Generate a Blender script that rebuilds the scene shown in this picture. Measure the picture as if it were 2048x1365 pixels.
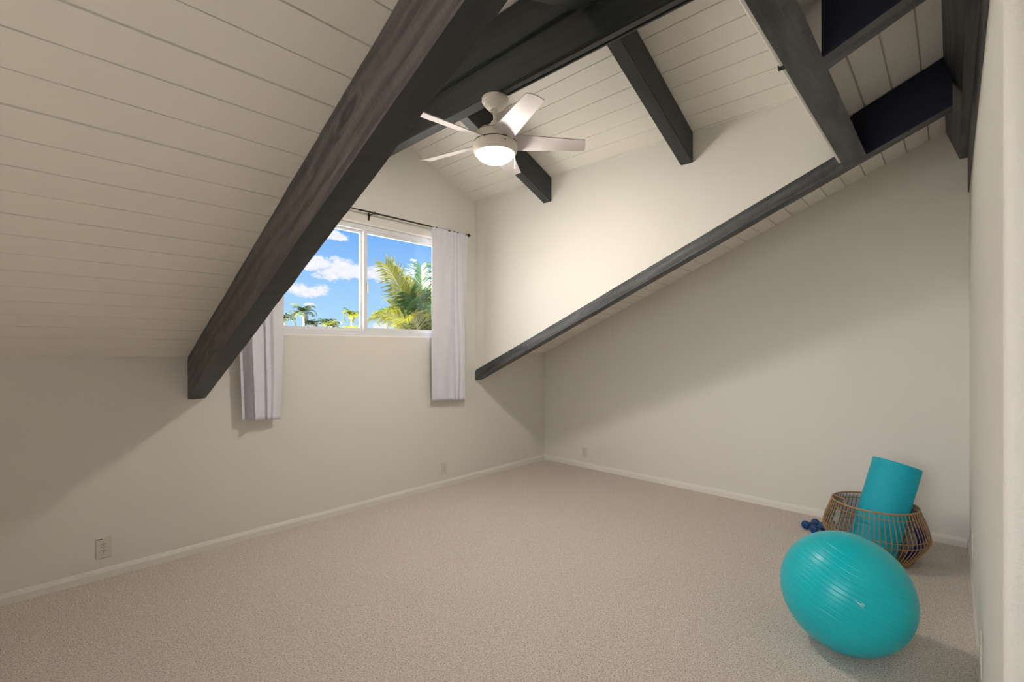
import bpy, bmesh, math, random
from mathutils import Vector, Matrix, noise
random.seed(4)
S = bpy.context.scene
COL = S.collection
for o in list(bpy.data.objects):
    bpy.data.objects.remove(o)

# ------------------------------------------------------------------ camera
cam_d = bpy.data.cameras.new('camera')
cam = bpy.data.objects.new('camera', cam_d); COL.objects.link(cam)
cam_d.sensor_fit = 'HORIZONTAL'; cam_d.sensor_width = 36.0
cam_d.lens = 933.0 / 2048.0 * 36.0
cam_d.shift_y = 15.5 / 2048.0
cam_d.clip_start = 0.02; cam_d.clip_end = 500
cam.location = (0, 0, 1.4)
YAW = math.atan2(881.0, 933.0)                      # heading of the view, from +X
cam.rotation_euler = (math.radians(90), 0, YAW - math.radians(90))
S.camera = cam
S.view_settings.view_transform = 'Standard'
S.view_settings.look = 'None'
S.view_settings.gamma = 1
S.view_settings.exposure = 0.40
S.view_settings.use_curve_mapping = False

# ------------------------------------------------------------------ node helper
class NT:
    def __init__(s, tree): s.t = tree; s.n = tree.nodes; s.l = tree.links
    def add(s, kind, **k):
        nd = s.n.new(kind)
        for a, b in k.items(): setattr(nd, a, b)
        return nd
    def put(s, sock, v):
        if isinstance(v, bpy.types.NodeSocket): s.l.new(v, sock)
        else: sock.default_value = v
    def math(s, op, a, b=0.0, c=None, clamp=False):
        nd = s.add('ShaderNodeMath', operation=op, use_clamp=clamp)
        s.put(nd.inputs[0], a); s.put(nd.inputs[1], b)
        if c is not None: s.put(nd.inputs[2], c)
        return nd.outputs[0]
    def vmath(s, op, a, b=(0, 0, 0)):
        nd = s.add('ShaderNodeVectorMath', operation=op)
        s.put(nd.inputs[0], a); s.put(nd.inputs[1], b)
        return nd.outputs['Value'] if op in ('DOT_PRODUCT', 'LENGTH') else nd.outputs[0]
    def mix(s, f, a, b, mode='MIX'):
        nd = s.add('ShaderNodeMix', data_type='RGBA', blend_type=mode)
        s.put(nd.inputs[0], f); s.put(nd.inputs[6], a); s.put(nd.inputs[7], b)
        return nd.outputs[2]
    def ramp(s, f, pts):
        nd = s.add('ShaderNodeValToRGB')
        while len(nd.color_ramp.elements) < len(pts): nd.color_ramp.elements.new(0.5)
        for e, (p, c) in zip(nd.color_ramp.elements, pts):
            e.position = p; e.color = c if len(c) == 4 else (*c, 1)
        s.put(nd.inputs[0], f); return nd.outputs[0]
    def noise(s, vec, scale, detail=3, rough=0.5, dist=0.0):
        nd = s.add('ShaderNodeTexNoise')
        s.put(nd.inputs['Vector'], vec); nd.inputs['Scale'].default_value = scale
        nd.inputs['Detail'].default_value = detail; nd.inputs['Roughness'].default_value = rough
        nd.inputs['Distortion'].default_value = dist
        return nd.outputs[0]
    def mapping(s, vec, scale=(1, 1, 1), loc=(0, 0, 0)):
        nd = s.add('ShaderNodeMapping'); s.put(nd.inputs['Vector'], vec)
        nd.inputs['Scale'].default_value = scale; nd.inputs['Location'].default_value = loc
        return nd.outputs[0]
    def bump(s, h, strength, dist=0.01):
        nd = s.add('ShaderNodeBump'); s.put(nd.inputs['Height'], h)
        nd.inputs['Strength'].default_value = strength; nd.inputs['Distance'].default_value = dist
        return nd.outputs[0]

# ------------------------------------------------------------------ world: blue sky with small clouds
W = bpy.data.worlds.new('sky'); S.world = W; W.use_nodes = True
w = NT(W.node_tree); w.n.clear()
tc = w.add('ShaderNodeTexCoord').outputs['Generated']
sep = w.add('ShaderNodeSeparateXYZ'); w.l.new(tc, sep.inputs[0])
elev = sep.outputs[2]
sky = w.ramp(w.math('MULTIPLY', elev, 2.2, clamp=True), [(0.0, (0.56, 0.80, 1.0)), (0.16, (0.42, 0.70, 1.0)), (0.50, (0.20, 0.47, 1.0)), (1.0, (0.10, 0.33, 0.9))])
gnd = w.math('LESS_THAN', elev, -0.01)
sky = w.mix(gnd, sky, (0.16, 0.20, 0.12, 1))
# individual cumulus clouds: centre direction, half width, half height
clouds = [((0.448, 0.881, 0.152), 0.0530, 0.0240), ((0.503, 0.851, 0.150), 0.0452, 0.0216), ((0.392, 0.906, 0.165), 0.0468, 0.0208),
          ((0.386, 0.916, 0.110), 0.0468, 0.0152), ((0.427, 0.877, 0.219), 0.0265, 0.0112), ((0.392, 0.915, 0.086), 0.0140, 0.0048),
          ((0.561, 0.815, 0.135), 0.0218, 0.0128), ((0.540, 0.835, 0.088), 0.0140, 0.0048), ((0.435, 0.898, 0.052), 0.0234, 0.0064),
          ((0.515, 0.853, 0.045), 0.0351, 0.0096),
          ((0.10, 0.97, 0.20), 0.0780, 0.0240), ((0.25, 0.94, 0.12), 0.0624, 0.0200), ((-0.2, 0.95, 0.15), 0.0936, 0.0240), ((0.70, 0.68, 0.20), 0.0702, 0.0240), ((0.68, 0.72, 0.09), 0.0624, 0.0160)]
n1 = w.noise(w.mapping(tc, (1, 1, 1.7)), 24.0, 8, 0.68)
n2 = w.noise(w.mapping(tc, (1, 1, 1.5), (3, 1, 2)), 70.0, 4, 0.6)
nz = w.math('ADD', w.math('MULTIPLY', w.math('SUBTRACT', n1, 0.5), 2.6), w.math('MULTIPLY', w.math('SUBTRACT', n2, 0.5), 0.8))
cov = None
for (d, hw, hh) in clouds:
    d = Vector(d).normalized(); side = Vector((d.y, -d.x, 0)).normalized()
    up = side.cross(d); up = up if up.z > 0 else -up
    a = w.math('DIVIDE', w.vmath('DOT_PRODUCT', w.vmath('SUBTRACT', tc, tuple(d)), tuple(side)), hw)
    b = w.math('DIVIDE', w.vmath('DOT_PRODUCT', w.vmath('SUBTRACT', tc, tuple(d)), tuple(up)), hh)
    # flat underside, domed top
    b = w.math('MULTIPLY', b, w.math('ADD', 1.0, w.math('MULTIPLY', w.math('LESS_THAN', b, 0.0), 0.45)))
    r = w.math('SQRT', w.math('ADD', w.math('MULTIPLY', a, a), w.math('MULTIPLY', b, b)))
    front = w.math('GREATER_THAN', w.vmath('DOT_PRODUCT', tc, tuple(d)), 0.5)
    c = w.math('MULTIPLY', w.math('SUBTRACT', 1.15, r), front)
    c = w.math('MAXIMUM', c, -1.0)
    cov = c if cov is None else w.math('MAXIMUM', cov, c)
cm = w.math('MULTIPLY', w.math('ADD', cov, w.math('SUBTRACT', w.math('MULTIPLY', nz, 0.95), 0.12)), 2.6, clamp=True)
cm = w.math('MULTIPLY', cm, w.math('GREATER_THAN', cov, -0.9))
ccol = w.mix(n2, (0.78, 0.82, 0.94, 1), (1.05, 1.04, 1.08, 1))
sky = w.mix(cm, sky, ccol)
def lobe(direction, k, amp, colr):
    dd = Vector(direction).normalized()
    e = w.math('EXPONENT', w.math('MULTIPLY', w.math('SUBTRACT', w.vmath('DOT_PRODUCT', tc, tuple(dd)), 1.0), k))
    nd = w.add('ShaderNodeVectorMath', operation='SCALE'); nd.inputs[0].default_value = colr[:3]
    w.put(nd.inputs['Scale'], w.math('MULTIPLY', e, amp)); return nd.outputs[0]
LOBE_SIDE, LOBE_FILL = 10.5, 7.2
l1 = lobe((-0.75, 0.55, 0.22), 9.0, LOBE_SIDE, (1.0, 0.96, 0.90))     # added glow, out of view, strengthening the window light on the dormer wall
l2 = lobe((-0.97, -0.16, 0.20), 12.0, LOBE_FILL, (1.0, 0.96, 0.91))     # added fill glow, out of view, shining in through the left wall opening
sk = w.vmath('MULTIPLY', sky, (0.80, 0.79, 0.78))
tot = w.vmath('ADD', w.vmath('ADD', l1, l2), sk)
bg = w.add('ShaderNodeBackground'); w.l.new(tot, bg.inputs[0]); bg.inputs[1].default_value = 1.0
wo = w.add('ShaderNodeOutputWorld'); w.l.new(bg.outputs[0], wo.inputs[0])

# sun on the palms outside (comes from behind the house, over the roof)
sd = bpy.data.lights.new('sun', 'SUN'); sun = bpy.data.objects.new('sun', sd); COL.objects.link(sun)
sd.energy = 32; sd.angle = 0.01; sd.color = (1, 0.95, 0.85)
sun.rotation_euler = Vector((0.30, 0.42, -0.85)).to_track_quat('-Z', 'Y').to_euler()

# ------------------------------------------------------------------ materials
def mat(name):
    m = bpy.data.materials.new(name); m.use_nodes = True
    t = NT(m.node_tree); p = t.n['Principled BSDF']; return m, t, p
def obj_co(t): return t.add('ShaderNodeTexCoord').outputs['Object']
def geo_co(t): return t.add('ShaderNodeNewGeometry').outputs['Position']
def plain(name, col, rough=0.5, metal=0.0, spec=0.5):
    m, t, p = mat(name)
    c = obj_co(t); n = t.noise(c, 60.0, 2)
    p.inputs['Base Color'].default_value = (*col, 1)
    t.put(p.inputs['Base Color'], t.mix(t.math('MULTIPLY', n, 0.16), (*col, 1), tuple(x * 0.8 for x in col) + (1,)))
    p.inputs['Roughness'].default_value = rough; p.inputs['Metallic'].default_value = metal
    p.inputs['Specular IOR Level'].default_value = spec
    return m
def plaster(name, col, b=0.12):
    m, t, p = mat(name); g = geo_co(t)
    n = t.noise(g, 90.0, 3, 0.55); n2 = t.noise(g, 1.3, 2)
    t.put(p.inputs['Base Color'], t.mix(n2, (*[c * 0.985 for c in col], 1), (*col, 1)))
    p.inputs['Roughness'].default_value = 0.62; p.inputs['Specular IOR Level'].default_value = 0.25
    t.put(p.inputs['Normal'], t.bump(n, b, 0.004)); return m
M = {}
M['wall'] = plaster('wall_plaster', (0.80, 0.77, 0.715))
M['wall_rough'] = plaster('textured_plaster', (0.80, 0.77, 0.715), 0.55)
def boards():
    m, t, p = mat('painted_boards'); g = geo_co(t)
    n = t.noise(t.mapping(g, (3, 12, 12)), 6.0, 3)
    t.put(p.inputs['Base Color'], t.mix(n, (0.83, 0.795, 0.735, 1), (0.86, 0.825, 0.765, 1)))
    p.inputs['Roughness'].default_value = 0.5; p.inputs['Specular IOR Level'].default_value = 0.3
    t.put(p.inputs['Normal'], t.bump(n, 0.08, 0.004)); return m
M['boards'] = boards()
M['trim'] = plain('white_trim_paint', (0.85, 0.82, 0.76), 0.4)
M['vinyl'] = plain('window_vinyl', (0.80, 0.81, 0.84), 0.35)
def wood(name, base, light, bscale=1.0, rough=0.42):
    m, t, p = mat(name); c = obj_co(t)
    st = t.mapping(c, (1.0, 12, 12))
    g = t.noise(st, 3.0, 6, 0.65, 1.2)                      # long grain
    wv = t.add('ShaderNodeTexWave', wave_type='RINGS', rings_direction='X')
    t.put(wv.inputs['Vector'], t.mapping(c, (0.9, 4.0, 4.0), (0.3, 0.35, 0.45)))
    wv.inputs['Scale'].default_value = 1.1; wv.inputs['Distortion'].default_value = 9.0
    wv.inputs['Detail'].default_value = 3; wv.inputs['Detail Scale'].default_value = 1.4
    saw = t.noise(t.mapping(c, (60, 4, 4)), 2.0, 3)         # saw marks across the face
    vor = t.add('ShaderNodeTexVoronoi', feature='F1'); t.put(vor.inputs['Vector'], t.mapping(c, (1.6, 4.5, 4.5)))
    vor.inputs['Scale'].default_value = 1.0
    knot = t.math('SUBTRACT', 1.0, t.math('MULTIPLY', vor.outputs[0], 7.0), clamp=True)
    h = t.math('ADD', t.math('MULTIPLY', g, 0.9), t.math('MULTIPLY', wv.outputs[1], 0.22))
    h = t.math('ADD', h, t.math('MULTIPLY', t.math('SUBTRACT', saw, 0.5), 0.28)); kr = t.math('MULTIPLY', t.math('SINE', t.math('ADD', t.math('MULTIPLY', vor.outputs[0], 62.0), t.math('MULTIPLY', g, 7.0))), t.math('SUBTRACT', 1.0, t.math('MULTIPLY', vor.outputs[0], 3.2), clamp=True))
    h = t.math('SUBTRACT', h, t.math('MULTIPLY', knot, 0.45)); h = t.math('ADD', h, t.math('MULTIPLY', kr, 0.24))
    f = t.math('MULTIPLY', t.math('SUBTRACT', h, 0.30), 1.45, clamp=True)
    t.put(p.inputs['Base Color'], t.mix(f, (*base, 1), (*light, 1)))
    t.put(p.inputs['Roughness'], t.math('ADD', rough, t.math('MULTIPLY', g, 0.2)))
    t.put(p.inputs['Normal'], t.bump(h, 0.55 * bscale, 0.008)); return m
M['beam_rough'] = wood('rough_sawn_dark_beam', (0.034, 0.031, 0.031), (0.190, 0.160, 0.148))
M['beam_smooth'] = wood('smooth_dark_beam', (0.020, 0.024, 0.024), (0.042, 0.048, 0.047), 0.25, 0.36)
M['beam_grey'] = wood('grey_black_beam', (0.016, 0.018, 0.018), (0.135, 0.140, 0.142), 1.0, 0.36)
def carpet():
    m, t, p = mat('berber_carpet'); g = geo_co(t)
    dist = t.add('ShaderNodeVectorMath', operation='ADD'); t.put(dist.inputs[0], g)
    nn = t.add('ShaderNodeTexNoise'); t.put(nn.inputs['Vector'], g); nn.inputs['Scale'].default_value = 60
    sc = t.vmath('MULTIPLY', nn.outputs['Color'], (0.01, 0.01, 0.0)); t.put(dist.inputs[1], sc)
    v = t.add('ShaderNodeTexVoronoi', feature='F1'); t.put(v.inputs['Vector'], t.mapping(dist.outputs[0], (1, 1, 0.2))); v.inputs['Scale'].default_value = 190
    n = t.noise(t.mapping(g, (1.0, 1.35, 1)), 118.0, 3, 0.75)
    n3 = t.noise(g, 42.0, 3, 0.6); n4 = t.noise(g, 1.8, 2)
    c1 = t.ramp(n, [(0.36, (0.24, 0.14, 0.095)), (0.45, (0.84, 0.70, 0.60)), (0.53, (1.0, 0.955, 0.895))])
    c2 = t.mix(t.math('MULTIPLY', t.math('SUBTRACT', n3, 0.42, clamp=True), 2.0), c1, (0.80, 0.60, 0.50, 1))
    c3 = t.mix(t.math('MULTIPLY', v.outputs[0], 0.18), c2, (0.60, 0.48, 0.40, 1))
    t.put(p.inputs['Base Color'], t.mix(t.math('MULTIPLY', n4, 0.22), c3, (0.88, 0.78, 0.69, 1)))
    p.inputs['Roughness'].default_value = 0.95; p.inputs['Specular IOR Level'].default_value = 0.1
    p.inputs['Sheen Weight'].default_value = 0.25; p.inputs['Sheen Roughness'].default_value = 0.5
    h = t.math('SUBTRACT', t.math('MULTIPLY', n, 1.2), v.outputs[0])
    t.put(p.inputs['Normal'], t.bump(h, 0.9, 0.006)); return m
M['navy_shade'] = wood('navy_shaded_beam_side', (0.001, 0.003, 0.014), (0.002, 0.007, 0.032), 0.4, 0.6)  # near-black navy: shading of the beam sides put into their colour
M['carpet'] = carpet()
M['fan'] = plain('cream_fan_enamel', (0.78, 0.73, 0.66), 0.38)
M['blade'] = plain('fan_blade_white', (0.60, 0.55, 0.56), 0.45)
M['dark_gap'] = plain('dark_gap', (0.02, 0.02, 0.02), 0.7)
M['bronze'] = plain('dark_bronze', (0.045, 0.035, 0.022), 0.4, 0.6)
def emis(name, col, st):
    m, t, p = mat(name)
    p.inputs['Base Color'].default_value = (0.9, 0.85, 0.75, 1)
    lw = t.add('ShaderNodeLayerWeight'); lw.inputs[0].default_value = 0.35
    n = t.noise(obj_co(t), 3.0, 1)
    t.put(p.inputs['Emission Color'], t.mix(t.math('MULTIPLY', n, 0.2), (*col, 1), (1, 0.9, 0.7, 1)))
    p.inputs['Emission Strength'].default_value = st; return m
M['glow'] = emis('glowing_frosted_glass', (1.0, 0.93, 0.84), 128.0)
def curtain_m():
    m, t, p = mat('pale_lavender_cloth'); c = obj_co(t)
    n = t.noise(t.mapping(c, (400, 400, 120)), 1.0, 2); n2 = t.noise(c, 9.0, 4, 0.6)
    col = t.mix(n2, (0.72, 0.71, 0.78, 1), (0.82, 0.81, 0.88, 1))
    t.put(p.inputs['Base Color'], col); p.inputs['Roughness'].default_value = 0.8
    p.inputs['Specular IOR Level'].default_value = 0.2
    t.put(p.inputs['Normal'], t.bump(t.math('ADD', n, t.math('MULTIPLY', n2, 2.0)), 0.2, 0.004))
    return m
M['curtain'] = curtain_m()
def glass():
    m, t, p = mat('window_glass'); t.n.remove(p)
    tr = t.add('ShaderNodeBsdfTransparent'); gl = t.add('ShaderNodeBsdfGlossy'); gl.inputs['Roughness'].default_value = 0.02
    fr = t.add('ShaderNodeFresnel'); fr.inputs[0].default_value = 1.35
    mx = t.add('ShaderNodeMixShader'); t.put(mx.inputs[0], t.math('MULTIPLY', fr.outputs[0], 0.5)); t.l.new(tr.outputs[0], mx.inputs[1]); t.l.new(gl.outputs[0], mx.inputs[2])
    tr.inputs[0].default_value = (0.97, 0.98, 0.98, 1)
    t.l.new(mx.outputs[0], t.n['Material Output'].inputs[0]); return m
M['glass'] = glass()
def ball_m():
    m, t, p = mat('teal_vinyl_ball'); c = obj_co(t); n = t.noise(c, 8.0, 3)
    t.put(p.inputs['Base Color'], t.mix(n, (0.0, 0.52, 0.60, 1), (0.0, 0.56, 0.65, 1)))
    p.inputs['Roughness'].default_value = 0.33; p.inputs['Specular IOR Level'].default_value = 0.5
    p.inputs['Subsurface Weight'].default_value = 0.12; p.inputs['Subsurface Radius'].default_value = (0.01, 0.04, 0.05)
    p.inputs['Subsurface Scale'].default_value = 0.3
    return m
M['ball'] = ball_m()
M['logo'] = plain('white_print', (0.80, 0.88, 0.88), 0.5)
def mat_m():
    m, t, p = mat('teal_foam_mat'); c = obj_co(t); n = t.noise(c, 200.0, 2)
    t.put(p.inputs['Base Color'], t.mix(n, (0.0, 0.42, 0.56, 1), (0.0, 0.47, 0.62, 1)))
    p.inputs['Roughness'].default_value = 0.55
    t.put(p.inputs['Normal'], t.bump(n, 0.2, 0.002)); return m
M['mat'] = mat_m()
M['rattan'] = plain('brown_rattan', (0.42, 0.25, 0.125), 0.5)
M['navy'] = plain('navy_vinyl', (0.006, 0.06, 0.22), 0.35)
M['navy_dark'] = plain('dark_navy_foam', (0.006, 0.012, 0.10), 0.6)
M['liner'] = plain('white_liner_cloth', (0.90, 0.90, 0.96), 0.8)
M['tag'] = plain('grey_green_tag', (0.36, 0.42, 0.40), 0.6)
M['tag_ink'] = plain('grey_ink', (0.22, 0.27, 0.26), 0.6)
M['outlet'] = plain('outlet_plastic', (0.72, 0.68, 0.61), 0.35)
M['slot'] = plain('slot_dark', (0.03, 0.025, 0.02), 0.6)
def leaf(name, a, b, tr=0.45):
    m, t, p = mat(name); c = obj_co(t); n = t.noise(c, 2.5, 3)
    col = t.mix(n, (*a, 1), (*b, 1)); t.put(p.inputs['Base Color'], col); p.inputs['Roughness'].default_value = 0.4
    tl = t.add('ShaderNodeBsdfTranslucent'); t.put(tl.inputs[0], col)
    mx = t.add('ShaderNodeMixShader'); mx.inputs[0].default_value = tr
    t.l.new(p.outputs[0], mx.inputs[1]); t.l.new(tl.outputs[0], mx.inputs[2]); t.l.new(mx.outputs[0], t.n['Material Output'].inputs[0])
    return m
M['frond_green'] = leaf('palm_frond_green', (0.007, 0.036, 0.016), (0.036, 0.078, 0.014), 0.3)
M['frond_yellow'] = leaf('palm_frond_yellow', (0.065, 0.090, 0.002), (0.17, 0.155, 0.005), 0.5)
M['frond_far'] = leaf('palm_frond_far', (0.004, 0.015, 0.006), (0.020, 0.037, 0.006), 0.2)
M['rachis'] = plain('frond_stem', (0.11, 0.10, 0.025), 0.5)
M['trunk'] = plain('palm_trunk', (0.28, 0.22, 0.15), 0.9)
M['bounce_ground'] = plain('pale_ground', (0.80, 0.78, 0.72), 0.9)  # unseen ground, made this pale to bounce sunlight up through the window

# ------------------------------------------------------------------ mesh helpers
def link(name, bm, m, parent=None, loc=None, smooth=False, matrix=None):
    me = bpy.data.meshes.new(name)
    if matrix is not None: bm.transform(matrix.inverted())
    elif loc is not None: bm.transform(Matrix.Translation(-Vector(loc)))
    bmesh.ops.recalc_face_normals(bm, faces=bm.faces)
    bm.to_mesh(me); bm.free()
    if smooth:
        for p in me.polygons: p.use_smooth = True
        me.set_sharp_from_angle(angle=math.radians(32))
    me.materials.append(m)
    o = bpy.data.objects.new(name, me); COL.objects.link(o)
    W_ = matrix if matrix is not None else (Matrix.Translation(Vector(loc)) if loc is not None else Matrix.Identity(4))
    if parent is not None:
        o.parent = parent
        o.matrix_parent_inverse = Matrix.Identity(4)
        o.matrix_local = world_of(parent).inverted() @ W_
    else: o.matrix_world = W_
    WM[o.name] = W_
    return o
WM = {}
def world_of(o): return WM[o.name]
def empty(name, loc, rz=0.0):
    o = bpy.data.objects.new(name, None); COL.objects.link(o); o.empty_display_size = 0.05
    Mx = Matrix.Translation(Vector(loc)) @ Matrix.Rotation(rz, 4, 'Z'); o.matrix_world = Mx; WM[o.name] = Mx; return o
def tag(o, label=None, cat=None, group=None, kind=None):
    if label: o['label'] = label
    if cat: o['category'] = cat
    if group: o['group'] = group
    if kind: o['kind'] = kind
    return o
def struct(o, label=None): return tag(o, label, None, None, 'structure')
def box(bm, lo, hi, bev=0.0, seg=2):
    vs = [bm.verts.new((x, y, z)) for x in (lo[0], hi[0]) for y in (lo[1], hi[1]) for z in (lo[2], hi[2])]
    fs = [(0, 1, 3, 2), (4, 6, 7, 5), (0, 4, 5, 1), (2, 3, 7, 6), (0, 2, 6, 4), (1, 5, 7, 3)]
    nf = [bm.faces.new([vs[i] for i in f]) for f in fs]
    if bev > 0:
        es = list({e for f in nf for e in f.edges})
        bmesh.ops.bevel(bm, geom=es, offset=bev, segments=seg, affect='EDGES', profile=0.5)
def bx(lo, hi, bev=0.0, seg=2):
    bm = bmesh.new(); box(bm, lo, hi, bev, seg); return bm
def lathe(bm, prof, n=48, mx=Matrix.Identity(4), a0=0, a1=2 * math.pi):
    full = abs(a1 - a0 - 2 * math.pi) < 1e-6
    rings = []
    for (r, z) in prof:
        if r < 1e-6: rings.append([bm.verts.new(mx @ Vector((0, 0, z)))]); continue
        rings.append([bm.verts.new(mx @ Vector((r * math.cos(a0 + (a1 - a0) * i / n), r * math.sin(a0 + (a1 - a0) * i / n), z))) for i in range(n if full else n + 1)])
    for a, b in zip(rings, rings[1:]):
        cnt = n
        for i in range(cnt):
            j = (i + 1) % len(a) if full else i + 1
            j2 = (i + 1) % len(b) if full else i + 1
            if len(a) == 1 and len(b) == 1: continue
            if len(a) == 1: bm.faces.new((a[0], b[i], b[j2]))
            elif len(b) == 1: bm.faces.new((a[i], a[j], b[0]))
            else: bm.faces.new((a[i], a[j], b[j2], b[i]))
def tube(bm, pts, r, n=8, closed=False, r1=None):
    pts = [Vector(p) for p in pts]; rings = []; N = len(pts); prev = None
    for i, p in enumerate(pts):
        if closed: d = (pts[(i + 1) % N] - pts[i - 1]).normalized()
        else: d = (pts[min(i + 1, N - 1)] - pts[max(i - 1, 0)]).normalized()
        if prev is None:
            u = d.orthogonal().normalized()
            if abs(d.z) < 0.95: u = d.cross(Vector((0, 0, 1))).normalized()
        else:
            u = (prev - d * prev.dot(d)).normalized()
        prev = u; v = d.cross(u)
        rr = r if r1 is None else r + (r1 - r) * i / (N - 1)
        rings.append([bm.verts.new(p + u * rr * math.cos(2 * math.pi * k / n) + v * rr * math.sin(2 * math.pi * k / n)) for k in range(n)])
    R = N if closed else N - 1
    for i in range(R):
        a = rings[i]; b = rings[(i + 1) % N]
        off = 0
        if closed and i == N - 1:
            off = min(range(n), key=lambda k: (a[0].co - b[k].co).length)
        for k in range(n): bm.faces.new((a[k], a[(k + 1) % n], b[(k + 1 + off) % n], b[(k + off) % n]))
    if not closed: bm.faces.new(rings[0]); bm.faces.new(rings[-1][::-1])
def prism(bm, poly, e0, e1, axis):
    """polygon in the plane across 'axis', pushed from e0 to e1"""
    def P(a, b, c):
        return {'X': (c, a, b), 'Y': (a, c, b), 'Z': (a, b, c)}[axis]
    v0 = [bm.verts.new(P(a, b, e0)) for a, b in poly]; v1 = [bm.verts.new(P(a, b, e1)) for a, b in poly]
    bm.faces.new(v0); bm.faces.new(v1[::-1]); n = len(poly)
    for i in range(n): bm.faces.new((v0[i], v0[(i + 1) % n], v1[(i + 1) % n], v1[i]))
def beam(name, A, B, w, u, m, jit=0.0, step=0.05, nw=3, nu=4, parent=None, bev=0.004):
    """timber from bottom-centre A to bottom-centre B; w = half width vector, u = height vector"""
    A, B, w, u = Vector(A), Vector(B), Vector(w), Vector(u)
    d = (B - A); L = d.length; d.normalize(); n = max(2, int(L / step))
    if jit == 0: n = 1; nw = nu = 1
    # perimeter of the section
    per = []
    for i in range(nw): per.append((-1 + 2 * i / nw, 0))
    for i in range(nu): per.append((1, i / nu))
    for i in range(nw): per.append((1 - 2 * i / nw, 1))
    for i in range(nu): per.append((-1, 1 - i / nu))
    cen = u * 0.5; bm = bmesh.new(); rings = []
    for k in range(n + 1):
        base = A + (B - A) * (k / n); ring = []
        for (a, b) in per:
            a2 = a * (1 - 0.0); p = base + w * a2 + u * b
            if jit:
                s = noise.noise(Vector((k * step * 4.0, a * 2.1 + 7, b * 2.0 + len(name))))
                s2 = noise.noise(Vector((k * step * 17.0, a * 3.1 + 3, b * 3.0 + len(name))))
                out = (w * a + u * (b - 0.5)).normalized()
                corner = 0.35 if (abs(a) > 0.99 and (b < 0.01 or b > 0.99)) else 0
                p = p + out * (jit * (0.7 * s + 0.5 * s2) - corner * bev)
            ring.append(bm.verts.new(p))
        rings.append(ring)
    K = len(per)
    for r0, r1 in zip(rings, rings[1:]):
        for i in range(K): bm.faces.new((r0[i], r0[(i + 1) % K], r1[(i + 1) % K], r1[i]))
    bm.faces.new(rings[0][::-1]); bm.faces.new(rings[-1])
    if not jit and bev: bmesh.ops.bevel(bm, geom=list(bm.edges), offset=bev, segments=2, affect='EDGES')
    zax = (u - d * u.dot(d)).normalized(); yax = zax.cross(d)
    Mx = Matrix((d, yax, zax)).transposed().to_4x4(); Mx.translation = A
    return link(name, bm, m, parent, matrix=Mx)

# ------------------------------------------------------------------ key dimensions (metres)
YA, XB, YC = 3.764, 4.586, -0.086      # window wall, right wall, near wall faces
TAN = 0.435
def zroof(y): return 1.345 + TAN * (YA - y)
def zraf(y): return 1.055 + TAN * (YA - y)
XD = 3.408; DT = 0.403                 # dormer side wall, dormer pitch
RX = 2.165                             # dormer ridge
def zdor(x): return 2.997 + DT * (3.396 - x) if x > RX else 2.997 + 0.461 * (x - 0.934)
XL, YB = -1.3, -3.2

# ------------------------------------------------------------------ floor, walls
bm = bmesh.new(); box(bm, (XL - .15, YB, -0.12), (XB + .15, YA + .14, 0)); struct(link('floor', bm, M['carpet']), 'beige speckled loop pile carpet covering the whole floor')

def wall_front():
    bm = bmesh.new()
    xs = [XL, 0.84, 1.33, 2.95, 3.46, XB + .14]; zs = [0, 1.37, 1.52, 2.50, 3.0]
    vs = {}
    def V(i, j):
        if (i, j) not in vs: vs[(i, j)] = bm.verts.new((xs[i], YA, zs[j]))
        return vs[(i, j)]
    fs = []
    for i in range(5):
        for j in range(4):
            if j > 0 and i in (0, 4): continue
            if i == 2 and j == 2: continue
            fs.append(bm.faces.new((V(i, j), V(i + 1, j), V(i + 1, j + 1), V(i, j + 1))))
    apex = bm.verts.new((RX, YA, 3.56))
    fs.append(bm.faces.new((V(1, 4), V(2, 4), apex))); fs.append(bm.faces.new((V(2, 4), V(3, 4), apex))); fs.append(bm.faces.new((V(3, 4), V(4, 4), apex)))
    r = bmesh.ops.extrude_face_region(bm, geom=fs)
    nv = [g for g in r['geom'] if isinstance(g, bmesh.types.BMVert)]
    bmesh.ops.translate(bm, verts=nv, vec=(0, .14, 0))
    def hole(v): return abs(v.co.y - YA) < 1e-5 and 1.32 < v.co.x < 2.96 and 1.51 < v.co.z < 2.51
    es = [e for e in bm.edges if hole(e.verts[0]) and hole(e.verts[1]) and len(e.link_faces) == 2 and abs(e.link_faces[0].normal.dot(e.link_faces[1].normal)) < 0.5]
    bmesh.ops.bevel(bm, geom=es, offset=0.018, segments=5, affect='EDGES', profile=0.5)
    return bm
bmw = wall_front(); bmw.normal_update()
struct(link('wall_front', bmw, M['wall']), 'off-white plaster wall holding the window')
struct(link('wall_right', bx((XB, YC - .2, 0), (XB + .14, YA, 3.05)), M['wall']), 'off-white plaster wall under the sloping ceiling')
bm = bmesh.new(); box(bm, (XL - .14, 1.25, 0), (XL, YA + .14, 3.05)); box(bm, (XL - .14, YB, 0), (XL, 0.05, 3.05))
box(bm, (XL - .14, 0.05, 2.4), (XL, 1.25, 3.05)); box(bm, (XL - .14, 0.05, 0), (XL, 1.25, 1.05)); struct(link('wall_left', bm, M['wall']))  # unseen opening added to let fill light in from the sky
# near wall: bullnosed end at X = 1.56
bm = bmesh.new(); r = 0.026; poly = [(XB, YC), (1.562 + r, YC)]
for k in range(1, 9):
    a = math.pi / 2 * k / 8; poly.append((1.562 + r - r * math.sin(a), YC - r + r * math.cos(a)))
poly += [(1.562, YC - .15), (XB, YC - .15)]
prism(bm, poly, 0, 2.80, 'Z'); struct(link('wall_near', bm, M['wall_rough']), 'off-white textured plaster wall end at the right edge')
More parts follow.
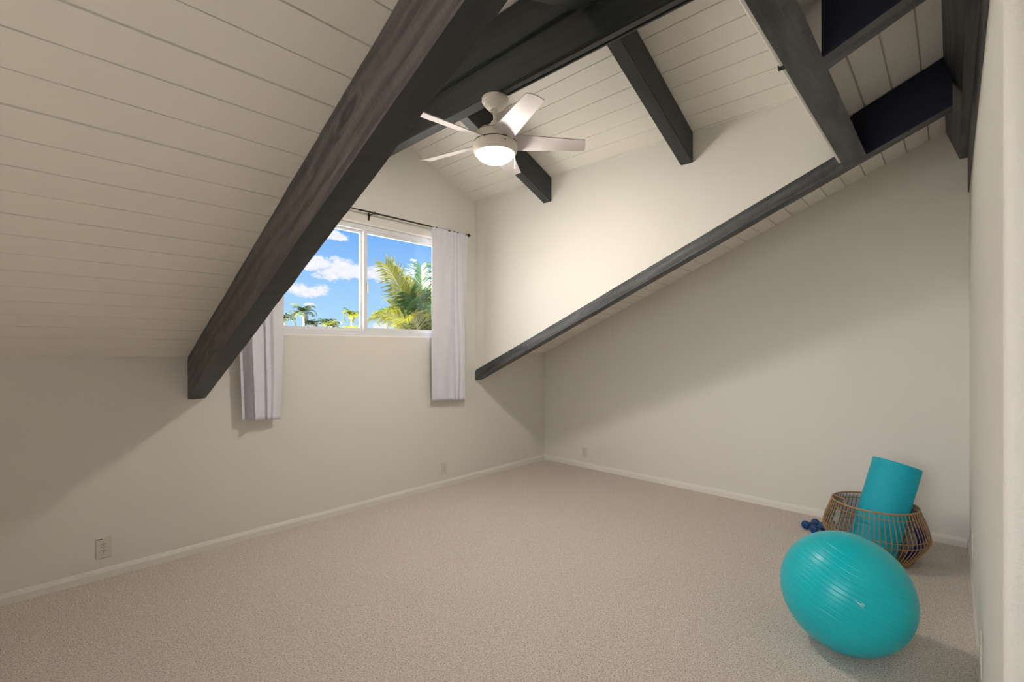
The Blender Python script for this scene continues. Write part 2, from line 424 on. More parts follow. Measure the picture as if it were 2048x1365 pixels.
# the rest of the space behind the camera: closed by plain walls
bm = bmesh.new(); box(bm, (XL, YB, 0), (3.2, YB + .14, 2.96))
struct(link('wall_back', bm, M['wall']))
struct(link('wall_hall', bx((3.06, YB + .14, 0), (3.2, YC - .15, 2.8)), M['wall']))

# ------------------------------------------------------------------ boarded ceilings
def board_profile(b0, b1, first, pitch, zf, gaps, up=0.05):
    """outline in (coordinate, z) of a boarded slope with open joints"""
    pts = [(b0, zf(b0))]; c = first; k = 0
    while c < b1 - 0.01:
        if c > b0 + 0.01:
            g = gaps[k % len(gaps)]
            dep = 0.016
            pts += [(c - g, zf(c - g)), (c - g * 0.35, zf(c) + dep), (c + g * 0.35, zf(c) + dep), (c + g, zf(c + g))]
        c += pitch; k += 1
    pts.append((b1, zf(b1)))
    return pts + [(b1, zf(b1) + up), (b0, zf(b0) + up)]
P0 = YA - 0.132; PITCH = 0.1253; first = P0 - PITCH * 29
G1 = [0.0026, 0.0020, 0.0042, 0.0022, 0.0030, 0.0020, 0.0038]
G2 = [0.0045, 0.0035, 0.005]
def slope_piece(name, x0, x1, y0, y1, gaps, label=None):
    f = first
    while f < y0: f += PITCH
    bm = bmesh.new(); prism(bm, board_profile(y0, y1, f, PITCH, zroof, gaps), x0, x1, 'X')
    struct(link(name, bm, M['boards']), label)
slope_piece('ceiling', XL, 0.80, -0.02, YA + .14, G1, 'off-white board ceiling sloping down to the window wall on the left')
slope_piece('ceiling_middle', 0.80, 3.46, -0.02, 0.50, G2, 'off-white board ceiling above the dormer header')
slope_piece('ceiling_right', 3.46, XB + .14, -0.02, YA + .14, G2, 'off-white board ceiling strip beside the right wall')
bm = bmesh.new(); box(bm, (XL, YB, 2.965), (XB + .14, -0.02, 3.015)); struct(link('ceiling_back', bm, M['boards']))
def dormer_piece(name, x0, x1, firstx, label=None):
    bm = bmesh.new(); prism(bm, board_profile(x0, x1, firstx, 0.1255, zdor, [0.0028, 0.0022, 0.0034], 0.05), 0.48, YA + .14, 'Y')
    struct(link(name, bm, M['boards']), label)
dormer_piece('ceiling_dormer_right', RX, 3.52, 3.268 - 0.1255 * 8, 'off-white board slope of the dormer ceiling on the right')
dormer_piece('ceiling_dormer_left', 0.80, RX, 0.934 + 0.128, 'off-white board slope of the dormer ceiling on the left')
# dormer side walls
bm = bmesh.new()
prism(bm, [(YA, 1.160), (0.480, 2.552), (0.480, 3.02), (YA, 3.02)], XD, XD + .018, 'X')
es = [e for e in bm.edges if all(v.co.x < XD + 1e-4 for v in e.verts) and abs((e.verts[0].co - e.verts[1].co).y) > 1 and min(v.co.z for v in e.verts) < 2]
bmesh.ops.bevel(bm, geom=es, offset=0.008, segments=3, affect='EDGES')
prism(bm, [(YA, 1.40), (0.480, 1.40 + TAN * (YA - 0.480)), (0.480, 3.02), (YA, 3.02)], XD + .019, XD + .11, 'X')
struct(link('wall_dormer_right', bm, M['wall']), 'off-white plaster side wall of the dormer')
bm = bmesh.new(); prism(bm, [(YA, 1.40), (0.50, 1.40 + TAN * (YA - 0.50)), (0.50, 3.05), (YA, 3.05)], 0.81, 0.922, 'X')
struct(link('wall_dormer_left', bm, M['wall']))
bm = bmesh.new()
box(bm, (0.922, 0.482, 2.520), (XD - .002, 0.502, 2.66), 0.006, 3)
prism(bm, [(0.922, 2.66), (XD, 2.66), (XD, 2.99), (RX, 3.50), (0.922, 2.99)], 0.488, 0.56, 'Y')
struct(link('wall_dormer_back', bm, M['wall']), 'plaster edge above the dark header beam')

# baseboards
def baseb(name, lo, hi, axis, sgn, label):
    bm = bmesh.new()
    if axis == 'X': poly = [(YA, 0), (YA - .014, 0), (YA - .014, .040), (YA - .006, .060), (YA, .063)]
    elif sgn == 1: poly = [(XB, 0), (XB - .014, 0), (XB - .014, .040), (XB - .006, .060), (XB, .063)]
    else: poly = [(YC, 0), (YC + .011, 0), (YC + .011, .040), (YC + .005, .060), (YC, .063)]
    prism(bm, poly, lo, hi, axis); struct(link(name, bm, M['trim']), label)
baseb('baseboard_front', XL, XB - .014, 'X', 1, 'white baseboard along the window wall')
bm = bmesh.new(); prism(bm, [(XB, 0), (XB - .014, 0), (XB - .014, .040), (XB - .006, .060), (XB, .063)], YC + .012, YA - .0, 'Y')
struct(link('baseboard_right', bm, M['trim']), 'white baseboard along the right wall')
bm = bmesh.new(); prism(bm, [(YC, 0), (YC + .006, 0), (YC + .006, .040), (YC + .003, .060), (YC, .063)], 1.60, XB, 'X')
struct(link('baseboard_near', bm, M['trim']), 'white baseboard along the near wall')

# ------------------------------------------------------------------ window
win = struct(empty('window_1', (2.14, 3.83, 1.52)), 'white vinyl sliding window with blue sky behind it')
x0, x1, z0, z1, yf = 1.33, 2.95, 1.52, 2.50, 3.80
bm = bmesh.new()
box(bm, (x0, yf, z0), (x1, yf + .07, z0 + .042), 0.003); box(bm, (x0, yf, z1 - .045), (x1, yf + .07, z1), 0.003)
box(bm, (x0, yf, z0 + .042), (x0 + .042, yf + .07, z1 - .045), 0.003); box(bm, (x1 - .042, yf, z0 + .042), (x1, yf + .07, z1 - .045), 0.003)
link('window_frame', bm, M['vinyl'], win, loc=(2.14, 3.83, 1.52))
def sash(nm, a, b, y, fw, tw, label=None):
    c = (0.5 * (a + b), y, 0.5 * (z0 + z1)); bm = bmesh.new()
    zb, zt = z0 + .040, z1 - .043
    box(bm, (a, y - .012, zb), (b, y + .012, zb + fw), 0.002); box(bm, (a, y - .012, zt - fw), (b, y + .012, zt), 0.002)
    box(bm, (a, y - .012, zb + fw), (a + tw, y + .012, zt - fw), 0.002); box(bm, (b - tw, y - .012, zb + fw), (b, y + .012, zt - fw), 0.002)
    s = link(nm, bm, M['vinyl'], win, loc=c)
    bm = bmesh.new(); box(bm, (a + tw, y - .002, zb + fw), (b - tw, y + .002, zt - fw)); link('glass_pane', bm, M['glass'], s, loc=c)
    return s
s1 = sash('sliding_sash', x0 + .040, 2.128, 3.852, .024, .032)
s2 = sash('fixed_sash', 2.112, x1 - .040, 3.822, .026, .036)
bm = bx((2.140, 3.797, 1.90), (2.156, 3.812, 1.985), 0.003); link('latch', bm, M['vinyl'], win, loc=(2.148, 3.80, 1.94))

# ------------------------------------------------------------------ curtain rod
RY, RZ = 3.695, 2.592
rod = tag(empty('curtain_rod', (2.14, RY, RZ)), 'thin dark bronze curtain rod with ball end above the window', 'curtain rod')
bm = bmesh.new(); tube(bm, [(0.98, RY, RZ), (2.02, RY, RZ)], 0.0055, 12); link('thin_pole', bm, M['bronze'], rod, loc=(1.5, RY, RZ), smooth=True)
bm = bmesh.new(); tube(bm, [(2.0, RY, RZ), (3.235, RY, RZ)], 0.0075, 12); link('thick_pole', bm, M['bronze'], rod, loc=(2.6, RY, RZ), smooth=True)
for X in (0.965, 3.252):
    bm = bmesh.new(); bmesh.ops.create_uvsphere(bm, u_segments=20, v_segments=12, radius=0.017, matrix=Matrix.Translation((X, RY, RZ)))
    tube(bm, [(X - .018, RY, RZ), (X + .018, RY, RZ)], 0.009, 12)
    link('finial', bm, M['bronze'], rod, loc=(X, RY, RZ), smooth=True)
for X in (1.03, 2.135, 3.205):
    bm = bmesh.new(); box(bm, (X - .005, RY - .004, RZ - .014), (X + .005, YA, RZ - .007), .001); box(bm, (X - .009, YA - .004, RZ - .055), (X + .009, YA, RZ + .012), .001)
    box(bm, (X - .007, RY - .012, RZ - .014), (X + .007, RY + .010, RZ - .007), .001); tube(bm, [(X, RY - .011, RZ - .012), (X, RY - .011, RZ + .006)], .003, 8)
    lathe(bm, [(0.0, -.006), (.012, -.006), (.012, .006), (0, .006)], 14, Matrix.Translation((X + .02, RY, RZ)) @ Matrix.Rotation(math.pi / 2, 4, 'Y'))
    link('bracket', bm, M['bronze'], rod, loc=(X, YA, RZ))

# ------------------------------------------------------------------ curtains
def curtain(name, xt0, xt1, xb0, xb1, zb0, zb1, creases, label):
    """creases: list of (u at top, u at bottom, depth) folded pleats; the cloth hangs from the rod"""
    bm = bmesh.new(); NU, NV = 120, 70; rows = []
    ztop = RZ + .012
    for j in range(NV + 1):
        t = j / NV; row = []
        for i in range(NU + 1):
            u = i / NU
            X = (xt0 + (xt1 - xt0) * u) * (1 - t) + (xb0 + (xb1 - xb0) * u) * t
            X += 0.004 * math.sin(7 * t + 3 * u)
            zb = zb0 + (zb1 - zb0) * u
            Z = ztop + (zb - ztop) * t
            Y = RY - 0.012 + 0.020 * t
            for (ut, ub, dep, wd) in [c_ for c_ in creases if c_[2] > .5]:       # crisp overlapping pleats
                d = (u - (ut + (ub - ut) * t)) / wd
                if d > 0: Y -= (dep - 1) * min(1, .3 + 1.6 * t) * math.exp(-d * 1.6)
            for (ut, ub, dep, wd) in [c_ for c_ in creases if c_[2] < .5]:
                uc = ut + (ub - ut) * min(1, t * 1.15); d = (u - uc) / wd
                amp = dep * min(1, 0.35 + t * 2.0)
                Y += amp * (math.exp(-d * d) * 1.0) - amp * 0.55 * math.exp(-((d - 1.5) ** 2))
                X += 0.35 * amp * math.exp(-d * d) * (1 if d > 0 else -1) * 0.6
            g = max(0, 1 - t / 0.16)                                # gathers under the rod pocket
            Y += g * 0.006 * math.sin(u * 46 + 2 * math.sin(u * 9)) + 0.003 * math.sin(u * 17 + t * 5)
            Y += 0.0022 * noise.noise(Vector((u * 7, t * 9, 1.3))) + 0.004 * noise.noise(Vector((u * 2.5, t * 3, 4)))
            if 0.685 < t < 0.70 or 0.872 < t < 0.885: Y += 0.0012  # pressed fold lines
            if t < 0.012: Y = RY - 0.004
            row.append(bm.verts.new((X, min(Y, YA - .012), Z)))
        rows.append(row)
    for a, b in zip(rows, rows[1:]):
        for i in range(NU): bm.faces.new((a[i], a[i + 1], b[i + 1], b[i]))
    o = link(name, bm, M['curtain'], loc=(0.5 * (xt0 + xt1), RY, RZ), smooth=True)
    sm = o.modifiers.new('thickness', 'SOLIDIFY'); sm.thickness = 0.0015; sm.offset = 0
    return tag(o, label, 'curtain', 'short pale curtains beside the window')
curtain('curtain', 2.768, 3.222, 2.776, 3.196, .892, .868, [(.50, .64, 1.020, .30), (.80, .99, 1.018, .12), (.72, .86, .014, .05), (.62, .70, .010, .04), (.20, .30, -.006, .16)], 'short pale lavender grey curtain at the right of the window, open sky beside it')
curtain('curtain', 1.06, 1.405, 1.100, 1.366, .890, .866, [(.16, .26, 1.038, .30), (.12, .15, .035, .06), (.48, .61, 1.020, .25), (.62, .70, .012, .05)], 'short pale lavender grey curtain at the left of the window, partly behind the sloping beam')

# ------------------------------------------------------------------ timbers
def rafter_up(name, xc, hw, y0, y1, m, jit, label, zlow=zraf, ztop=zroof):
    u = (0, 0, ztop(y0) - zlow(y0) - 0.002)
    o = beam(name, (xc, y0, zlow(y0)), (xc, y1, zlow(y1)), (hw, 0, 0), u, m, jit)
    return tag(o, label, 'beam')
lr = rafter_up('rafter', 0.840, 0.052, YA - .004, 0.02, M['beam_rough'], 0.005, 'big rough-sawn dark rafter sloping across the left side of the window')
lr.data.materials.append(M['beam_smooth'])                # planed underside, smoother and darker
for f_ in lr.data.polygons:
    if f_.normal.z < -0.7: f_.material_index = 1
# right rafter: the plaster of the dormer wall laps over its upper half
o = beam('rafter', (3.450, YA - .004, zraf(YA - .004)), (3.450, 0.43, zraf(0.43)), (0.048, 0, 0), (0, 0, 0.104), M['beam_grey'], 0.003)
tag(o, 'long thin dark rafter sloping up under the dormer side wall to the near wall', 'beam')
p = beam('upper_timber', (3.463, YA, zraf(YA) + .104), (3.463, 0.43, zraf(0.43) + .104), (0.033, 0, 0), (0, 0, 0.184), M['beam_grey'], 0.0, parent=o, bev=0)
p = beam('upper_end', (3.450, 0.43, zraf(0.43)), (3.450, 0.0, zraf(0.0)), (0.048, 0, 0), (0, 0, 0.286), M['beam_grey'], 0.003, parent=o)
def shade_sides(ob):  # shade on the side faces, given as a dark material
    ob.data.materials.append(M['navy_shade'])
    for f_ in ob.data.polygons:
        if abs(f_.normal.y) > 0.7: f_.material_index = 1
shade_sides(p)
cr = rafter_up('rafter', 2.205, 0.054, 0.372, 0.0, M['beam_grey'], 0.003, 'short dark rafter running from the header beam up to the main ridge')
shade_sides(cr)
nrm = Vector((0, TAN, 1)).normalized()
o = beam('header_beam', (0.892, 0.418, 2.508), (3.402, 0.418, 2.508), Vector((0, 1, -TAN)).normalized() * -0.058, nrm * 0.292, M['beam_grey'], 0.003)
tag(o, 'grey-black knotty header beam joining the rafters at the top of the dormer', 'beam')
# main ridge beam above the near wall, canted face
bm = bmesh.new(); prism(bm, [(.036, 2.962), (-.037, 2.745), (-.082, 2.745), (-.14, 2.80), (-.14, 2.962)], XL, XB, 'X')
o = link('ridge_beam', bm, M['beam_grey'], loc=(XL, -.05, 2.75)); tag(o, 'black main ridge beam running above the near wall to the right wall', 'beam')
bm = bmesh.new(); prism(bm, [(-.0855, 2.50), (-.078, 2.50), (-.078, 2.744), (-.0855, 2.744)], 1.62, XB, 'X')
o = link('ledger_board', bm, M['beam_grey'], loc=(XL, -.08, 2.5)); tag(o, 'dark thin ledger board flat on the near wall under the ridge beam', 'board')
# dormer ridge
rb = empty('dormer_ridge_beam', (RX, YA, 3.06)); tag(rb, 'long smooth dark dormer ridge beam carrying the ceiling fan', 'beam')
beam('lower_timber', (RX, YA, 3.060), (RX, 0.56, 3.060), (0.045, 0, 0), (0, 0, 0.214), M['beam_smooth'], 0.0, parent=rb)
beam('upper_timber', (RX - .004, YA, 3.282), (RX - .004, 0.56, 3.282), (0.062, 0, 0), (0, 0, 0.245), M['beam_smooth'], 0.0, parent=rb)
beam('reveal_strip', (RX, YA, 3.274), (RX, 0.56, 3.274), (0.038, 0, 0), (0, 0, 0.012), M['dark_gap'], 0.0, parent=rb, bev=0)
bm = bmesh.new(); box(bm, (RX - .030, 0.57, 3.050), (RX + .006, 2.10, 3.062), .002); box(bm, (RX + .016, 0.57, 3.046), (RX + .028, 2.10, 3.062), .002)
link('cable_channel', bm, M['beam_smooth'], rb, loc=(RX, 1.3, 3.05))
# dormer rafters
def dormer_rafter(yc, right, label):
    if right: A = (3.402, yc, 2.768); B = (RX + .047, yc, 2.768 + DT * (3.402 - RX - .047))
    else: A = (0.926, yc, 2.768); B = (RX - .047, yc, 2.768 + DT * (RX - .047 - 0.926))
    o = beam('dormer_rafter', A, B, (0, 0.046, 0), (0, 0, 0.222), M['beam_smooth'], 0.0)
    tag(o, label, 'beam', 'smooth dark rafters of the dormer')
dormer_rafter(2.755, True, 'smooth dark dormer rafter beside the fan, nearer the window, its foot on the side wall')
dormer_rafter(1.431, True, 'smooth dark dormer rafter to the right of the fan, the farther from the window')
dormer_rafter(1.431, False, 'smooth dark dormer rafter at the top edge, left of the ridge beam')
o = link('clip', bx((2.075, .478, 2.510), (2.092, .506, 2.535), .002), M['dark_gap'], loc=(2.083, .488, 2.49)); tag(o, 'small black clip on the plaster edge of the header beam', 'clip')

# ------------------------------------------------------------------ ceiling fan
FX, FY = 2.172, 2.205
fan = tag(empty('ceiling_fan', (FX, FY, 3.06)), 'white five-blade ceiling fan with lit bowl hanging from the dormer ridge beam', 'ceiling fan')
T = Matrix.Translation((FX, FY, 0))
bm = bmesh.new(); lathe(bm, [(0, 3.060), (.086, 3.060), (.089, 3.054), (.088, 3.036), (.080, 3.034), (.079, 3.022), (.071, 3.019), (.068, 3.008), (.056, 2.996), (.036, 2.987), (.030, 2.985), (.029, 2.992), (0, 2.993)], 48, T)
link('canopy', bm, M['fan'], fan, loc=(FX, FY, 3.06), smooth=True)
bm = bmesh.new(); tube(bm, [(FX, FY, 2.993), (FX, FY, 2.885)], .0135, 20); link('downrod', bm, M['fan'], fan, loc=(FX, FY, 2.92), smooth=True)
bm = bmesh.new(); lathe(bm, [(0, 2.905), (.026, 2.905), (.028, 2.888), (.040, 2.884), (.044, 2.868), (.050, 2.862), (.085, 2.852), (.116, 2.836), (.128, 2.822), (.130, 2.818), (.134, 2.818), (.143, 2.795), (.147, 2.770), (.146, 2.764), (0, 2.764)], 64, T)
mo = link('motor_housing', bm, M['fan'], fan, loc=(FX, FY, 2.8), smooth=True)
bm = bmesh.new(); lathe(bm, [(.130, 2.8225), (.1325, 2.8215), (.1345, 2.819), (.130, 2.8175)], 64, T); link('seam_ring', bm, M['dark_gap'], mo, loc=(FX, FY, 2.8), smooth=True)
bm = bmesh.new(); lathe(bm, [(0, 2.765), (.141, 2.765), (.141, 2.757), (0, 2.757)], 64, T); link('gap_ring', bm, M['dark_gap'], mo, loc=(FX, FY, 2.76), smooth=True)
bm = bmesh.new(); lathe(bm, [(0, 2.757), (.144, 2.757), (.148, 2.752), (.148, 2.715), (.141, 2.698), (.130, 2.689), (.119, 2.688), (.119, 2.70), (0, 2.70)], 64, T)
lh = link('light_kit', bm, M['fan'], fan, loc=(FX, FY, 2.72), smooth=True)
for a in (2.2, -1.9, 0.2):
    bm = bmesh.new(); bmesh.ops.create_uvsphere(bm, u_segments=10, v_segments=6, radius=.004, matrix=Matrix.Translation((FX + .148 * math.cos(a), FY + .148 * math.sin(a), 2.733)))
    link('screw', bm, M['dark_gap'], lh, loc=(FX + .148 * math.cos(a), FY + .148 * math.sin(a), 2.733))
bm = bmesh.new(); pr = [(.119, 2.700), (.119, 2.690)]
for k in range(1, 15):
    a = math.pi / 2 * k / 14; pr.append((.119 * math.cos(a) if k < 14 else 0, 2.690 - .058 * math.sin(a)))
lathe(bm, pr, 64, T); link('glass_bowl', bm, M['glow'], fan, loc=(FX, FY, 2.66), smooth=True)
bm = bmesh.new(); ca = math.radians(-28); tube(bm, [(FX + .138 * math.cos(ca), FY + .138 * math.sin(ca), 2.695), (FX + .138 * math.cos(ca), FY + .138 * math.sin(ca), 2.618)], .0012, 6)
bmesh.ops.create_uvsphere(bm, u_segments=8, v_segments=6, radius=.004, matrix=Matrix.Translation((FX + .138 * math.cos(ca), FY + .138 * math.sin(ca), 2.615)))
link('pull_chain', bm, M['fan'], fan, loc=(FX, FY, 2.65))
def blade(ang):
    bm = bmesh.new(); N = 22; NW = 8; rows = []
    for i in range(N + 1):
        t = i / N; rr = .118 + (.605 - .118) * t
        hwid = .070 - .017 * t
        pitch = math.radians(-15 - 6 * (1 - t)); row = []
        for j in range(NW + 1):
            q = -1 + 2 * j / NW
            rad = rr + (0.005 * (1 - q * q) + .010 * q if i == N else 0) * 1.0
            off = hwid * q; camber = 0.006 * (1 - q * q)
            row.append(Vector((rad, off * math.cos(pitch), off * math.sin(pitch) + camber)))
        rows.append(row)
    vt = [[bm.verts.new(v + Vector((0, 0, .003))) for v in r_] for r_ in rows]
    vb = [[bm.verts.new(v - Vector((0, 0, .003))) for v in r_] for r_ in rows]
    for G in (vt, vb):
        for a, b in zip(G, G[1:]):
            for j in range(NW): bm.faces.new((a[j], a[j + 1], b[j + 1], b[j]))
    for i in range(N):
        bm.faces.new((vt[i][0], vt[i + 1][0], vb[i + 1][0], vb[i][0])); bm.faces.new((vt[i][NW], vb[i][NW], vb[i + 1][NW], vt[i + 1][NW]))
    for j in range(NW):
        bm.faces.new((vt[N][j], vt[N][j + 1], vb[N][j + 1], vb[N][j])); bm.faces.new((vt[0][j], vb[0][j], vb[0][j + 1], vt[0][j + 1]))
    Mx = Matrix.Translation((FX, FY, 2.772)) @ Matrix.Rotation(ang, 4, 'Z')
    bm.transform(Mx); return link('blade', bm, M['blade'], fan, matrix=Mx, smooth=False)
for k in range(5): blade(math.radians(30.6 + 72 * k))

# ------------------------------------------------------------------ outlets
def outlet(name, loc, rz, label, w_=.070, h_=.120, sticker=False, kind='duplex'):
    """built facing -Y at the origin, turned by rz"""
    Mx = Matrix.Translation(loc) @ Matrix.Rotation(rz, 4, 'Z')
    root = bpy.data.objects.new(name, None); COL.objects.link(root); root.empty_display_size = .05; root.matrix_world = Mx; WM[root.name] = Mx
    tag(root, label, 'outlet', 'wall outlets above the baseboards')
    def put(n, bm, m, par=root):
        bm.transform(Mx); return link(n, bm, m, par, matrix=Mx)
    put('cover_plate', bx((-w_ / 2, -.006, -h_ / 2), (w_ / 2, 0, h_ / 2), .0025), M['outlet'])
    for s in (-1, 1):
        bm = bmesh.new()
        lathe(bm, [(0, 0), (.0172, 0), (.0172, .0025), (.016, .003), (0, .003)], 28, Matrix.Translation((0, -.006, s * .0195)) @ Matrix.Rotation(math.pi / 2, 4, 'X'))
        for v in bm.verts:
            v.co.z = s * .0195 + max(-.0135, min(.0135, v.co.z - s * .0195))
        rc = put('socket_face', bm, M['outlet'])
        bm = bmesh.new(); box(bm, (-.0075, -.0096, s * .0195 + .000), (-.0050, -.0088, s * .0195 + .009)); box(bm, (.0050, -.0096, s * .0195 + .001), (.0072, -.0088, s * .0195 + .008))
        lathe(bm, [(0, 0), (.0026, 0), (.0026, .0006), (0, .0006)], 10, Matrix.Translation((0, -.009, s * .0195 - .006)) @ Matrix.Rotation(math.pi / 2, 4, 'X'))
        put('slots', bm, M['slot'], rc)
    bm = bmesh.new(); lathe(bm, [(0, 0), (.003, 0), (.003, .001), (0, .001)], 10, Matrix.Translation((0, -.006, 0)) @ Matrix.Rotation(math.pi / 2, 4, 'X')); put('screw', bm, M['slot'])
    if sticker: put('label_strip', bx((-w_ / 2 + .004, -.0068, h_ / 2 - .010), (-w_ / 2 + .029, -.0058, h_ / 2 - .0055)), M['slot'])
    return root
outlet('wall_outlet', (0.360, YA, .187), 0, 'off-white outlet with a dark strip on its plate, left end of the window wall', .074, .124, True)
outlet('wall_outlet', (2.978, YA, .182), 0, 'off-white outlet on the window wall below the right curtain')
outlet('wall_outlet', (XB, 3.155, .178), -math.pi / 2, 'off-white outlet on the right wall near the corner')
outlet('wall_outlet', (3.72, YC, .295), math.pi, 'off-white outlet on the near wall seen edge-on, the one nearer the right wall', .075, .15)
outlet('wall_outlet', (2.62, YC, .185), math.pi, 'off-white outlet on the near wall seen edge-on, low at the right edge', .09, .16)

# ------------------------------------------------------------------ exercise ball
BC = Vector((2.662, .366, .264)); BR = .265
ax = Vector((.17, -.34, .925)).normalized()
q = Vector((0, 0, 1)).rotation_difference(ax)
BM = Matrix.Translation(BC) @ q.to_matrix().to_4x4()
rings = [-.86, -.74, -.62, -.50, -.38, -.26, -.14, -.02, .10, .22, .34, .46, .58, .70, .82]
offs = [-.58, -.46, -.34, -.225, -.11, .003, .085, .165, .245, .325, .42, .51, .60, .70]
bm = bmesh.new(); prof = []
N = 900
for i in range(N + 1):
    th = math.pi * i / N; zz = -math.cos(th); r_ = 1.0
    for oo in offs:
        d = (zz - oo) / 0.0055
        r_ -= 0.0045 * math.exp(-d * d)
    prof.append((max(0.0, BR * r_ * math.sin(th)) if 0 < i < N else 0.0, BR * r_ * zz))
lathe(bm, prof, 128)
bm.transform(BM)
for v in bm.verts:                      # sits slightly flattened on the carpet
    if v.co.z < 0.002: v.co.z = 0.002
ball = link('exercise_ball', bm, M['ball'], matrix=BM, smooth=True)
tag(ball, 'large turquoise ribbed exercise ball on the carpet in front of the wicker basket', 'exercise ball')
# printed mark
bm = bmesh.new(); f = Vector((-.914, -.322, .248)).normalized()
e1 = Vector((0, 0, 1)).cross(f).normalized(); e2 = f.cross(e1).normalized()
def onball(a, b, off=.0008):
    v = (f + e1 * a + e2 * b).normalized(); return BC + v * (BR + off)
def stroke(pts, wd):
    L = []
    for i, (a, b) in enumerate(pts):
        a2, b2 = pts[min(i + 1, len(pts) - 1)]; a1, b1 = pts[max(i - 1, 0)]
        dx, dy = a2 - a1, b2 - b1; l = math.hypot(dx, dy); nx, ny = -dy / l, dx / l
        ww = wd * (0.25 + math.sin(math.pi * min(1, max(0, i / (len(pts) - 1)))) * 0.75)
        L.append((bm.verts.new(onball(a + nx * ww, b + ny * ww)), bm.verts.new(onball(a - nx * ww, b - ny * ww))))
    for p_, q_ in zip(L, L[1:]): bm.faces.new((p_[0], q_[0], q_[1], p_[1]))
stroke([(-.070, .050), (-.045, .030), (-.015, .012), (.02, -.008), (.045, -.018)], .005)
stroke([(-.045, .024), (-.01, -.006), (.015, -.024), (.03, -.032)], .004)
stroke([(.0, .012), (.03, .016), (.052, -.002), (.058, -.018)], .005)
stroke([(.01, -.016), (.03, -.040), (.040, -.058)], .004)
link('logo', bm, M['logo'], ball, loc=BC + f * BR)

# ------------------------------------------------------------------ wicker basket
KX, KY, KS = 3.995, 0.388, 1.17
bk = tag(empty('wicker_basket', (KX, KY, 0)), 'open brown rattan basket holding a rolled turquoise mat beside the ball', 'basket')
prof = [(.205, .012), (.225, .040), (.262, .085), (.288, .125), (.292, .150), (.284, .185), (.268, .225), (.250, .265), (.238, .300)]
prof = [(a_ * .985, b_ * KS) for a_, b_ in prof]
def smoothp(p, n=4):
    out = []
    for i in range(len(p) - 1):
        p0 = p[max(i - 1, 0)]; p1 = p[i]; p2 = p[i + 1]; p3 = p[min(i + 2, len(p) - 1)]
        for k in range(n):
            t = k / n
            out.append(tuple(0.5 * (2 * p1[c] + (p2[c] - p0[c]) * t + (2 * p0[c] - 5 * p1[c] + 4 * p2[c] - p3[c]) * t * t + (3 * p1[c] - p0[c] - 3 * p2[c] + p3[c]) * t ** 3) for c in (0, 1)))
    out.append(p[-1]); return out
sp = smoothp(prof, 3)
def rad_at(z):
    for a, b in zip(sp, sp[1:]):
        if a[1] <= z <= b[1]: return a[0] + (b[0] - a[0]) * (z - a[1]) / (b[1] - a[1])
    return sp[-1][0]
def ringt(nm, z, r_, rt, n=96, dz=0):
    bm = bmesh.new(); tube(bm, [(KX + r_ * math.cos(2 * math.pi * k / n), KY + r_ * math.sin(2 * math.pi * k / n), z) for k in range(n)], rt, 8, True)
    link(nm, bm, M['rattan'], bk, loc=(KX, KY, z), smooth=True)
ringt('rim', .353, .2355, .0062)
ringt('upper_hoop', .314, .2435, .0028)
ringt('belly_hoop', .185, .2855, .0030)
ringt('belly_hoop', .150, .282, .0030)
ringt('base_hoop', .010, .203, .0060); ringt('base_hoop', .032, .212, .0045)
NR = 62
for k in range(NR):
    a = 2 * math.pi * k / NR
    bm = bmesh.new(); tube(bm, [(KX + (r_ + .003) * math.cos(a), KY + (r_ + .003) * math.sin(a), z) for r_, z in sp], .0026, 6)
    link('rib', bm, M['rattan'], bk, loc=(KX + .29 * math.cos(a), KY + .29 * math.sin(a), .15), smooth=True)
bm = bmesh.new(); lathe(bm, [(0, .006), (.200, .006), (.204, .012), (.200, .016), (0, .016)], 64, Matrix.Translation((KX, KY, 0))); link('base_panel', bm, M['rattan'], bk, loc=(KX, KY, 0))
# white liner against the far side
cama = math.atan2(-KY, -KX)
bm = bmesh.new(); lathe(bm, [(r_ + .0085, z) for r_, z in sp if z > .02 and z < .345], 60, Matrix.Translation((KX, KY, 0)), cama + math.radians(98), cama + math.radians(262))
ln = link('liner', bm, M['liner'], bk, loc=(KX, KY, .15), smooth=True); sm = ln.modifiers.new('thickness', 'SOLIDIFY'); sm.thickness = 0.002; sm.offset = 1
ln['label'] = 'white cloth liner'
# handle loops
for s in (1, -1):
    bm = bmesh.new(); pts = []
    ac = cama + math.radians(-70) if s == 1 else cama + math.radians(110)
    for k in range(17):
        t = k / 16; a = ac + math.radians(-30 + 60 * t)
        inn = 0.060 * math.sin(math.pi * t); up = .052 * math.sin(math.pi * t) * .15
        rr = .2335 - inn
        pts.append((KX + rr * math.cos(a), KY + rr * math.sin(a), .353 + up))
    tube(bm, pts, .0050, 8); link('handle', bm, M['rattan'], bk, loc=pts[8], smooth=True)
# hanging tag
ta = cama + math.radians(-52); tz = .265; tr = rad_at(tz) - .012
TM = Matrix.Translation((KX + tr * math.cos(ta), KY + tr * math.sin(ta), tz)) @ Matrix.Rotation(ta + math.pi / 2, 4, 'Z') @ Matrix.Rotation(math.radians(-16), 4, 'X')
bm = bx((-.022, -.001, -.042), (.022, .001, .042), .0005); bm.transform(TM); tg = link('care_tag', bm, M['tag'], bk, matrix=TM); tg['label'] = 'small grey-green tag'
bm = bmesh.new()
for r0_, z_ in enumerate((.028, .018, .004, -.008, -.022)): box(bm, (-.014, .0008, z_ - .002), (.014 - .004 * (r0_ % 2), .0018, z_ + .002)); box(bm, (-.014, -.0018, z_ - .002), (.014 - .004 * (r0_ % 2), -.0008, z_ + .002))
bm.transform(TM); link('tag_lines', bm, M['tag_ink'], tg, matrix=TM)

